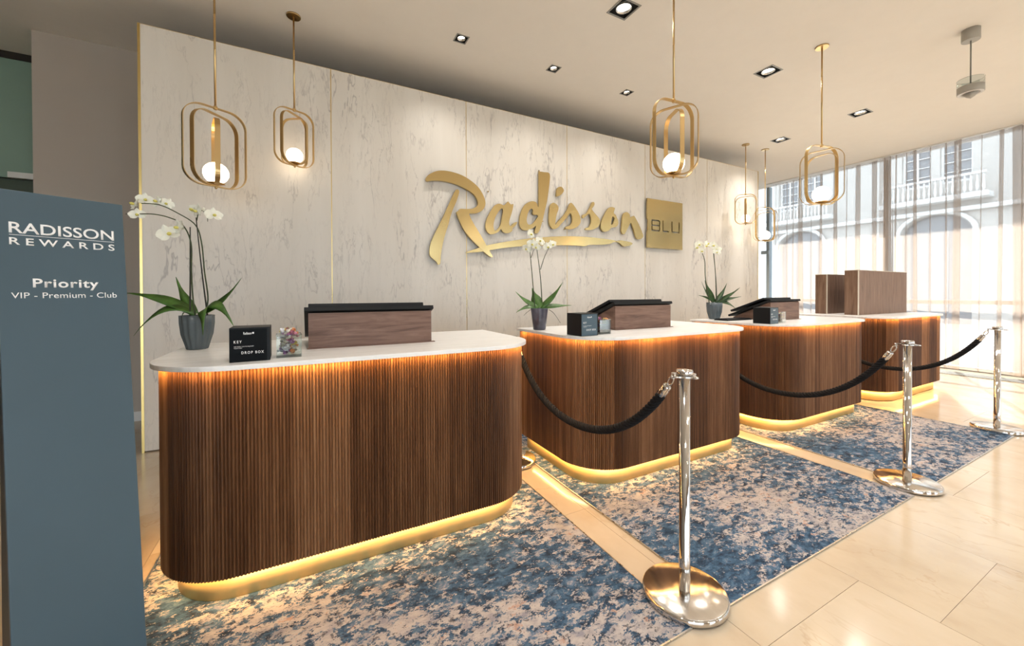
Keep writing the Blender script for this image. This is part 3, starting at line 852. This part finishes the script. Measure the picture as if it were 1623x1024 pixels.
# ------------------------------------------------------------------ rope barriers
def stanchion():
    root = empty('stanchion', (0, 0, 0), cat='stanchion')
    MB().lathe([(.178, .0), (.179, .004), (.179, .020), (.175, .025)], 56).build('base_rim', 'chrome', root)
    MB().lathe([(.174, .0252), (.172, .0266), (.03, .0280)], 56).build('base_plate', 'steel_disc', root)
    MB().lathe([(.0242, .028), (.0242, .17), (.0228, .172), (.0228, .975)], 32).build('pole', 'chrome', root)
    # top flange: ring plate with four lugs, and the cap
    mb = MB(); n = 48; pr = []
    for k in range(n):
        a = 2*PI*k/n; pr.append(((.046+.016*abs(math.cos(2*a))**6)*math.cos(a), (.046+.016*abs(math.cos(2*a))**6)*math.sin(a)))
    mb.prism(pr, .972, .980); mb.build('rope_plate', 'chrome', root, bevel=.001)
    for a in (0, PI/2, PI, 1.5*PI):
        MB().tube([(.056*math.cos(a)+.010*math.cos(b), .056*math.sin(a)+.010*math.sin(b), .976) for b in [2*PI*i/14 for i in range(14)]], .0045, 6, closed=True).build('rope_eye', 'chrome', root)
    MB().lathe([(.034, .980), (.036, .983), (.036, .998), (.032, 1.004), (.004, 1.006)], 32).build('cap', 'chrome', root)
    return root
ST = stanchion()
SPOT = [(1.471, 1.19, 'chrome stanchion nearest the camera, front one beside the first desk'),
        (3.71, 1.15, 'chrome stanchion in the middle of the front three'),
        (5.95, 1.19, 'chrome stanchion at the right edge, front one by the window'),
        (1.45, 2.80, 'chrome stanchion between first and second desk, only its base and top showing'),
        (3.66, 2.80, 'chrome stanchion between second and third desk, only a sliver of base showing'),
        (5.90, 2.80, 'chrome stanchion hidden between third and fourth desk')]
for i, (x, y, lab) in enumerate(SPOT):
    o = ST if i == 0 else copy_tree(ST)
    o.location = (x, y, .0077); tag(o, lab, 'stanchion', 'chrome rope stanchions')

def rope(x0, y0, x1, y1, sag, label):
    root = empty('barrier_rope', (x0, y0, 0), label=label, cat='rope', group='black barrier ropes')
    A = Vector((0, -.0+.062, .968)); B = Vector((x1-x0, y1-y0-.062, .962))
    N = 150; path = []
    # metal ends take the first and last centimetres
    for i in range(N+1):
        t = i/N; p = A.lerp(B, t); k = 2.2
        p.z -= sag*(1-(math.cosh(k*(2*t-1))-1)/(math.cosh(k)-1)); path.append(p)
    L = [0]
    for i in range(1, len(path)): L.append(L[-1]+(path[i]-path[i-1]).length)
    def at(s):
        s = max(0, min(L[-1], s)); j = 0
        while j < len(L)-2 and L[j+1] < s: j += 1
        t = (s-L[j])/(L[j+1]-L[j]); return path[j].lerp(path[j+1], t), (path[j+1]-path[j]).normalized()
    s0, s1 = .115, L[-1]-.115
    for st_ in range(4):     # four twisted strands
        pts = []; M_ = 210
        for i in range(M_+1):
            s = s0+(s1-s0)*i/M_; p, t = at(s)
            sd = t.cross(Vector((1, 0, 0))).normalized(); u = Vector((1, 0, 0)); a = 2*PI*s/.095 + st_*PI/2
            pts.append(p + (u*math.cos(a)+sd*math.sin(a))*.0138)
        MB().tube(pts, .0106, 7).build('rope_strand', 'rope_black', root)
    for end in (0, 1):
        def Q(s): return at(s if end == 0 else L[-1]-s)
        prof = [(.055, .013), (.058, .019), (.070, .0205), (.078, .0185), (.082, .0205), (.120, .0205), (.124, .018)]
        pts = [Q(s)[0] for s, r in prof]
        MB().tube(pts, [r for s, r in prof], 18).build('end_cap', 'chrome', root)
        p, t = Q(.028); sd = t.cross(Vector((1, 0, 0))).normalized()
        hook = [p + t*((.026 if end == 0 else -.026)*math.cos(2*PI*i/16)) + sd*(.012*math.sin(2*PI*i/16)) for i in range(16)]
        MB().tube(hook, .0040, 7, closed=True).build('hook', 'chrome', root)
        p2 = Q(.0)[0]
        MB().tube([p2+Vector((.011*math.cos(2*PI*i/14), 0, .002+.011*math.sin(2*PI*i/14))) for i in range(14)], .0035, 7, closed=True).build('ring', 'chrome', root)
    return root
rope(1.471, 1.19, 1.45, 2.80, .425, 'black braided rope sagging between first and second desk')
rope(3.71, 1.15, 3.66, 2.80, .50, 'black braided rope sagging between second and third desk')
rope(5.95, 1.19, 5.90, 2.80, .49, 'black braided rope sagging between third desk and the far desk')

# ------------------------------------------------------------------ pendant lamps
def rr_path(w_, h_, R, n=8):
    pts = []
    for cx, cz, a0 in ((w_/2-R, R, -PI/2), (w_/2-R, h_-R, 0), (-w_/2+R, h_-R, PI/2), (-w_/2+R, R, PI)):
        for i in range(n+1):
            a = a0+i*PI/2/n; pts.append((cx+R*math.cos(a), cz+R*math.sin(a)))
    return pts
def band(w_, h_, R, wd, th, z0):
    path = rr_path(w_, h_, R); m = len(path); rings = []
    for i, (x, z) in enumerate(path):
        a, b = path[i-1], path[(i+1) % m]; t = Vector((b[0]-a[0], b[1]-a[1])).normalized(); n = Vector((t.y, -t.x))
        o = (x+n.x*th/2, z+n.y*th/2); q_ = (x-n.x*th/2, z-n.y*th/2)
        rings.append([(o[0], -wd/2, o[1]+z0), (o[0], wd/2, o[1]+z0), (q_[0], wd/2, q_[1]+z0), (q_[0], -wd/2, q_[1]+z0)])
    rings.append(rings[0])
    return MB().loft(rings, cap=False, smooth=False)
def pendant(x, y, zb, big, angs, label):
    zt = C
    root = empty('pendant_lamp', (x, y, zb), label=label, cat='lamp', group='gold loop pendant lamps')
    s = 1. if big else .84
    dims = [(.41, .61, .12), (.375, .555, .11), (.285, .50, .09)]
    for (w_, h_, R), a, z0 in zip(dims, angs, (.0, .006, .012)):
        o = band(w_*s, h_*s, R*s, .034*s, .005, z0).build('loop', 'brass_satin', root, rot=(0, 0, math.radians(a)))
    top = dims[0][1]*s
    MB().tube([(0, 0, top), (0, 0, zt-zb-.012)], .0075, 12).build('rod', 'brass_satin', root)
    MB().lathe([(.012, top-.012), (.014, top-.004), (.014, top+.012), (.008, top+.02)], 14).build('joint', 'brass_satin', root)
    MB().lathe([(.058, zt-zb-.014), (.060, zt-zb-.010), (.060, zt-zb-.0005)], 32).build('canopy', 'brass_satin', root)
    r = .084 if big else .070
    MB().lathe([(.010, .016), (.035*s, .018), (.058*s, .024), (.056*s, .028), (.010, .026)], 28).build('dish', 'brass_satin', root)
    MB().lathe([(.004, -.018), (.009, -.014), (.010, -.006), (.006, .002)], 12).build('finial', 'brass_satin', root)
    MB().sphere((0, 0, .025+r*.95), r, 28, 16, (1, 1, .97)).build('globe', 'globe_glow', root)
    return root
pendant(-.625, 3.826, 2.19, True, (27, 52, 104), 'gold loop pendant lamp leftmost, above the fluted-pot orchid')
pendant(-.098, 4.215, 2.545, False, (25, 52, -32), 'small gold loop pendant lamp second from the left, close to the marble wall')
pendant(2.637, 2.24, 2.30, True, (-4, -66, 66), 'gold loop pendant lamp hanging above the lettering end and square plate')
pendant(4.781, 2.163, 2.28, True, (-14, -76, -92), 'gold loop pendant lamp hanging in front of the curtains, largest on the right')
pendant(6.742, 4.20, 2.55, False, (-38, -70, 30), 'small gold loop pendant lamp near the right end of the marble wall')
pendant(7.294, 4.183, 2.28, True, (-14, -58, -80), 'gold loop pendant lamp at the far corner, right of the small one')

# ------------------------------------------------------------------ recessed ceiling lights
def downlight(x, y, h, label, group, watts):
    root = empty('ceiling_light', (x, y, C), label=label, cat='light', group=group)
    f = .016 if h > .08 else .011
    mb = MB()
    for a, b, c_, d in ((-h-f, h+f, -h-f, -h), (-h-f, h+f, h, h+f), (-h-f, -h, -h, h), (h, h+f, -h, h)): mb.box(a, b, c_, d, -.004, .0)
    mb.build('frame', 'frame_grey', root)
    mb = MB()
    for a, b, c_, d in ((-h, h, -h, -h+.002), (-h, h, h-.002, h), (-h, -h+.002, -h, h), (h-.002, h, -h, h)): mb.box(a, b, c_, d, .0, .12)
    mb.box(-h, h, -h, h, .118, .122); mb.build('housing', 'lamp_black', root)
    r = h*.74
    MB().lathe([(r, .008), (r*1.02, .0), (r*.93, .0), (r*.86, .03), (r*.86, .05), (r, .05)], 32, cap=False).build('gimbal_ring', 'lamp_chrome', root)
    MB().lathe([(r*.84, .032), (r*.6, .030), (.002, .029)], 28, cap=False).build('lens', 'lens_glow', root)
    ld = bpy.data.lights.new('spot', 'SPOT'); ld.energy = watts; ld.spot_size = math.radians(126); ld.spot_blend = 1.; ld.shadow_soft_size = r*.8; ld.color = (1, .945, .875)
    lo = bpy.data.objects.new('spot', ld); COL.objects.link(lo); lo.parent = root; lo.location = (0, 0, -.006)
BL = ['large square ceiling light at the top edge, left of the tall pendant', 'large square ceiling light left of the pendant over the curtains', 'large square ceiling light between the pendant and the hanging speaker', 'large square ceiling light above the two far pendants']
for (x, y), l in zip(LIGHT_BIG, BL): downlight(x, y, .094, l, 'large recessed ceiling lights', DOWN)
SL = ['small square ceiling light, leftmost', 'small square ceiling light, middle of the small three', 'small square ceiling light, right one of the small three']
for (x, y), l in zip(LIGHT_SMALL, SL): downlight(x, y, .055, l, 'small recessed ceiling lights', DOWN*.38)
for x, y in LIGHT_MORE: downlight(x, y, .094, 'square ceiling light behind the viewer, out of the picture', 'recessed ceiling lights behind the viewer', DOWN)

# hanging speaker on a thin rod
hs = empty('hanging_speaker', (5.772, 1.339, 3.245), label='grey drum shaped speaker hanging on a thin rod below the ceiling', cat='speaker')
h_ = C-3.245
MB().lathe([(.064, h_-.11), (.066, h_-.106), (.066, h_)], 40).build('ceiling_cup', 'sensor_grey', hs)
MB().tube([(0, 0, .15), (0, 0, h_-.10)], .006, 10).build('rod', 'frame_grey', hs)
MB().lathe([(.092, .06), (.094, .064), (.094, .128), (.08, .13), (.03, .13)], 40).build('drum', 'sensor_grey', hs)
MB().lathe([(.094, .129), (.094, .198)], 40, cap=False).build('glass_band', 'sensor_glass', hs)
MB().lathe([(.094, .198), (.0955, .199), (.094, .201)], 40, cap=False).build('glass_rim', 'frame_grey', hs)
MB().lathe([(.09, .0595), (.066, .0585), (.066, .062)], 40, cap=False).build('bottom_ring', 'frame_white', hs)
MB().lathe([(.055, .06), (.03, .03), (.004, .012)], 32).build('cone', 'sensor_grey', hs)

# ------------------------------------------------------------------ wall sign
LOGO = {
    'R_stem': [[(1.551,2.571),(1.57,2.562),(1.575,2.535),(1.541,2.427),(1.482,2.287),(1.443,2.149),(1.402,2.025),(1.371,1.903),(1.354,1.806),(1.349,1.739),(1.345,1.697),(1.329,1.682),(1.312,1.69),(1.302,1.713),(1.266,1.742),(1.229,1.776),(1.219,1.823),(1.228,1.895),(1.255,1.974),(1.316,2.103),(1.391,2.254),(1.48,2.451),(1.525,2.545)]],
    'R_bowl': [[(1.181,2.636),(1.192,2.667),(1.234,2.708),(1.307,2.748),(1.393,2.765),(1.494,2.763),(1.609,2.742),(1.714,2.697),(1.808,2.634),(1.869,2.559),(1.904,2.478),(1.906,2.421),(1.878,2.365),(1.834,2.332),(1.78,2.31),(1.726,2.303),(1.699,2.297),(1.726,2.234),(1.779,2.151),(1.846,2.055),(1.915,1.945),(1.97,1.858),(2.002,1.806),(1.991,1.795),(1.956,1.807),(1.887,1.855),(1.819,1.914),(1.751,1.974),(1.685,2.038),(1.633,2.103),(1.594,2.174),(1.562,2.245),(1.543,2.298),(1.549,2.311),(1.569,2.319),(1.578,2.341),(1.608,2.348),(1.673,2.352),(1.74,2.363),(1.793,2.393),(1.811,2.424),(1.805,2.467),(1.774,2.521),(1.714,2.564),(1.635,2.597),(1.532,2.628),(1.418,2.643),(1.319,2.642),(1.246,2.63),(1.201,2.617)]],
    'swash': [[(1.658,1.836),(1.698,1.856),(1.778,1.885),(1.915,1.932),(2.084,1.974),(2.258,2.01),(2.454,2.047),(2.601,2.07),(2.729,2.088),(2.943,2.111),(3.113,2.125),(3.342,2.136),(3.562,2.137),(3.752,2.13),(3.908,2.123),(4.0,2.11),(3.948,2.095),(3.829,2.057),(3.637,2.038),(3.488,2.029),(3.414,2.005),(3.271,2.007),(3.027,1.998),(2.777,1.979),(2.601,1.967),(2.408,1.951),(2.185,1.921),(2.026,1.892),(1.859,1.856),(1.778,1.846),(1.678,1.832)]],
    'swash_tip': [[(3.992,2.103),(4.048,2.125),(4.15,2.123),(4.254,2.114),(4.3,2.096),(4.285,2.073),(4.212,2.051),(4.13,2.042),(4.093,2.058),(4.048,2.087)]],
    'a': [[(2.1,2.46),(2.154,2.447),(2.186,2.467),(2.216,2.499),(2.238,2.481),(2.26,2.467),(2.29,2.474),(2.286,2.427),(2.267,2.359),(2.244,2.292),(2.23,2.238),(2.24,2.202),(2.266,2.204),(2.296,2.236),(2.346,2.254),(2.321,2.206),(2.281,2.174),(2.274,2.136),(2.229,2.109),(2.178,2.103),(2.139,2.123),(2.119,2.148),(2.084,2.11),(2.027,2.083),(1.971,2.076),(1.929,2.109),(1.911,2.161),(1.923,2.238),(1.958,2.318),(2.0,2.386),(2.043,2.439)],[(2.133,2.405),(2.15,2.379),(2.138,2.309),(2.113,2.203),(2.07,2.141),(2.036,2.123),(2.019,2.154),(2.021,2.221),(2.049,2.301),(2.092,2.369)]],
    'd': [[(2.67,2.924),(2.686,2.938),(2.748,2.94),(2.835,2.932),(2.828,2.785),(2.794,2.574),(2.761,2.447),(2.713,2.277),(2.672,2.165),(2.632,2.129),(2.604,2.14),(2.61,2.181),(2.623,2.227),(2.582,2.199),(2.501,2.163),(2.439,2.159),(2.397,2.185),(2.379,2.25),(2.391,2.344),(2.433,2.448),(2.494,2.512),(2.564,2.54),(2.627,2.533),(2.664,2.489)],[(2.569,2.442),(2.525,2.424),(2.494,2.354),(2.483,2.286),(2.501,2.24),(2.54,2.236),(2.587,2.267),(2.634,2.326),(2.655,2.355),(2.635,2.372),(2.595,2.366),(2.572,2.388),(2.579,2.416)]],
    'dot': [[(2.953,2.752),(2.987,2.777),(3.029,2.78),(3.06,2.744),(3.046,2.707),(3.003,2.667),(2.944,2.644),(2.941,2.681)]],
    'is': [[(2.844,2.517),(2.886,2.555),(2.927,2.547),(2.964,2.522),(2.974,2.481),(2.944,2.408),(2.927,2.323),(2.92,2.262),(2.977,2.327),(3.045,2.389),(3.114,2.481),(3.149,2.548),(3.175,2.585),(3.21,2.569),(3.254,2.523),(3.307,2.456),(3.343,2.372),(3.325,2.306),(3.271,2.258),(3.2,2.229),(3.131,2.221),(3.089,2.23),(3.093,2.252),(3.148,2.27),(3.192,2.317),(3.201,2.375),(3.183,2.43),(3.157,2.435),(3.096,2.366),(3.028,2.296),(2.96,2.23),(2.91,2.207),(2.868,2.214),(2.835,2.26),(2.822,2.328),(2.829,2.439)]],
    's': [[(3.37,2.404),(3.379,2.441),(3.434,2.461),(3.479,2.516),(3.517,2.579),(3.544,2.629),(3.572,2.636),(3.585,2.608),(3.563,2.569),(3.535,2.536),(3.563,2.502),(3.628,2.449),(3.68,2.394),(3.676,2.334),(3.638,2.286),(3.562,2.251),(3.488,2.235),(3.424,2.236),(3.433,2.26),(3.488,2.282),(3.516,2.328),(3.525,2.388),(3.507,2.445),(3.489,2.466),(3.433,2.424),(3.388,2.394)]],
    'o': [[(3.83,2.565),(3.879,2.597),(3.948,2.595),(3.958,2.578),(3.938,2.518),(3.978,2.488),(4.018,2.415),(4.024,2.369),(3.988,2.32),(3.928,2.308),(3.889,2.295),(3.849,2.257),(3.781,2.232),(3.733,2.241),(3.698,2.283),(3.699,2.336),(3.733,2.421),(3.781,2.5)],[(3.92,2.467),(3.952,2.437),(3.932,2.385),(3.908,2.342),(3.887,2.358),(3.899,2.42)]],
    'n': [[(4.089,2.328),(4.105,2.453),(4.126,2.517),(4.161,2.548),(4.213,2.548),(4.254,2.513),(4.25,2.484),(4.307,2.502),(4.338,2.508),(4.381,2.461),(4.445,2.371),(4.521,2.234),(4.51,2.193),(4.456,2.166),(4.402,2.17),(4.37,2.208),(4.338,2.284),(4.296,2.375),(4.271,2.405),(4.233,2.355),(4.181,2.273),(4.14,2.221),(4.105,2.229),(4.085,2.266)]],
}
sg = empty('wall_lettering', (2.74, 4.42, 1.6), label='large gold script lettering with underline swash on the marble wall', cat='sign')
LN = {'R_stem': 'letter_stroke', 'R_bowl': 'letter', 'swash': 'underline', 'swash_tip': 'underline_tip', 'dot': 'letter_dot', 'is': 'letter_pair'}
for k_, loops in LOGO.items():
    sm = []
    for l in loops:
        c_ = catmull([(a, b, 0) for a, b in l], 3, True); sm.append([(p.x-2.74, p.y-1.6) for p in c_])
    me = curve_mesh(LN.get(k_, 'letter'), sm, .034 if k_ == 'R_bowl' else .026)
    o = mkobj(LN.get(k_, 'letter'), me, 'gold_sign', sg, (0, .0, 0), (PI/2, 0, 0))
    # stand-off pins to the wall
    cxm = sum(p[0] for p in sm[0])/len(sm[0]); czm = max(p[1] for p in sm[0])
sp = MB()
for xx, zz in ((-1.22, .9), (-.78, 1.0), (-.45, .62), (.0, .7), (.35, .62), (.85, .72), (1.14, .72), (1.43, .72), (.3, .5), (1.45, .49)): sp.box(xx-.006, xx+.006, .01, .034, zz-.006, zz+.006)
sp.build('stand_off', 'gold_sign', sg)

# square gold plate with cut-out letters
pl = empty('wall_plate', (4.598, 4.41, 2.05), label='square gold plate with cut-out letters beside the script lettering', cat='sign')
PW, PH = .786, .755
t = .020
def stroke(pts): return pts
def rect(x0, z0, x1, z1): return [(x0, z0), (x1, z0), (x1, z1), (x0, z1)]
loopsP = [[(0, 0), (PW, 0), (PW, PH), (0, PH), (0, .438), (.018, .438), (.018, .262), (0, .262)]]
za, zb_ = .262, .438
# B: open outline cut
bx0, bx1 = .09, .275
zm = (za+zb_)/2
loopsP.append([(bx0, za), (bx1-.02, za), (bx1, za+.02), (bx1, zm-.012), (bx1-.010, zm), (bx1, zm+.012), (bx1, zb_-.02), (bx1-.02, zb_), (bx0, zb_)])
loopsP.append([(bx0+t, za+t), (bx1-.026, za+t), (bx1-t, za+.027), (bx1-t, zm-.018), (bx1-.026, zm-t/2), (bx0+t, zm-t/2)])
loopsP.append([(bx0+t, zm+t/2), (bx1-.026, zm+t/2), (bx1-t, zm+.018), (bx1-t, zb_-.027), (bx1-.026, zb_-t), (bx0+t, zb_-t)])
lx0, lx1 = .33, .47
loopsP.append([(lx0, zb_), (lx0, za+.015), (lx0+.015, za), (lx1, za), (lx1, za+t), (lx0+t, za+t), (lx0+t, zb_)])
ux0, ux1 = .53, .715
loopsP.append([(ux0, zb_), (ux0, za+.02), (ux0+.02, za), (ux1, za), (ux1, zb_), (ux1-t, zb_), (ux1-t, za+t), (ux0+.026, za+t), (ux0+t, za+.03), (ux0+t, zb_)])
me = curve_mesh('plate', loopsP, .022)
mkobj('plate', me, 'gold_sign', pl, (0, 0, 0), (PI/2, 0, 0))
mb = MB()
for xx, zz in ((.06, .06), (PW-.06, .06), (.06, PH-.06), (PW-.06, PH-.06)): mb.box(xx-.01, xx+.01, .008, .042, zz-.01, zz+.01)
mb.build('stand_off', 'gold_sign', pl)

# ------------------------------------------------------------------ priority sign
ang, tilt, tw, TH = 1.045, .135, .266, 1.675
u = Vector((math.sin(ang), math.cos(ang), 0)); nrm = Vector((math.cos(ang), -math.sin(ang), 0))
v = (Vector((0, 0, 1)) - nrm*math.tan(tilt)).normalized(); nn = u.cross(v)
org = Vector((-.45, 1.65, 0)) - u*tw
tp = empty('floor_sign', org, label='tall grey-blue floor sign with white lettering at the left edge', cat='sign')
MT = Matrix(((u.x, v.x, nn.x, 0), (u.y, v.y, nn.y, 0), (u.z, v.z, nn.z, 0), (0, 0, 0, 1)))
mb = MB(); mb.box(0, tw, .0, TH, -.018, 0); o = mb.build('sign_face', 'totem_slate', tp, bevel=.0015); o.matrix_local = MT
# wedge shaped dark back and foot
bk = MB()
p_ = [Vector((.02*0, 0, 0))]
def W_(s, z, d): return u*s + Vector((0, 0, z)) - nrm*d
zt_ = TH*v.z*.985
P8 = [W_(.008, .0, .03), W_(tw-.008, .0, .03), W_(tw-.008, zt_, zt_*math.tan(tilt)+.025), W_(.008, zt_, zt_*math.tan(tilt)+.025), W_(.008, .0, .30), W_(tw-.008, .0, .30), W_(tw-.008, zt_, zt_*math.tan(tilt)+.045), W_(.008, zt_, zt_*math.tan(tilt)+.045)]
bk.v = [tuple(x_) for x_ in P8]
for q_ in ((0, 1, 2, 3), (5, 4, 7, 6), (1, 5, 6, 2), (4, 0, 3, 7), (3, 2, 6, 7), (4, 5, 1, 0)): bk.face(q_)
bk.build('back_body', 'totem_back', tp, recalc=True)
def tt(body, s0, s1, z0, z1, bold=0., sp=1.):
    me = text_mesh('lettering', body, s1-s0, z1-z0, .0005, bold, sp)
    o = mkobj('lettering', me, 'print_white', tp); o.matrix_local = MT @ Matrix.Translation((s0, z0, .0004))
tt('RADISSON', .0218, .2408, 1.5465, 1.579, .012)
tt('REWARDS', .0218, .241, 1.5115, 1.5325, .014, 1.55)
tt('Priority', .0625, .199, 1.3855, 1.4115, .022, 1.1)
tt('VIP - Premium - Club', .0218, .2402, 1.3525, 1.3695, .002, 1.02)
mb = MB(); mb.box(.022, .2402, 1.5400, 1.5412, .0003, .0009); o = mb.build('rule_line', 'print_white', tp); o.matrix_local = MT
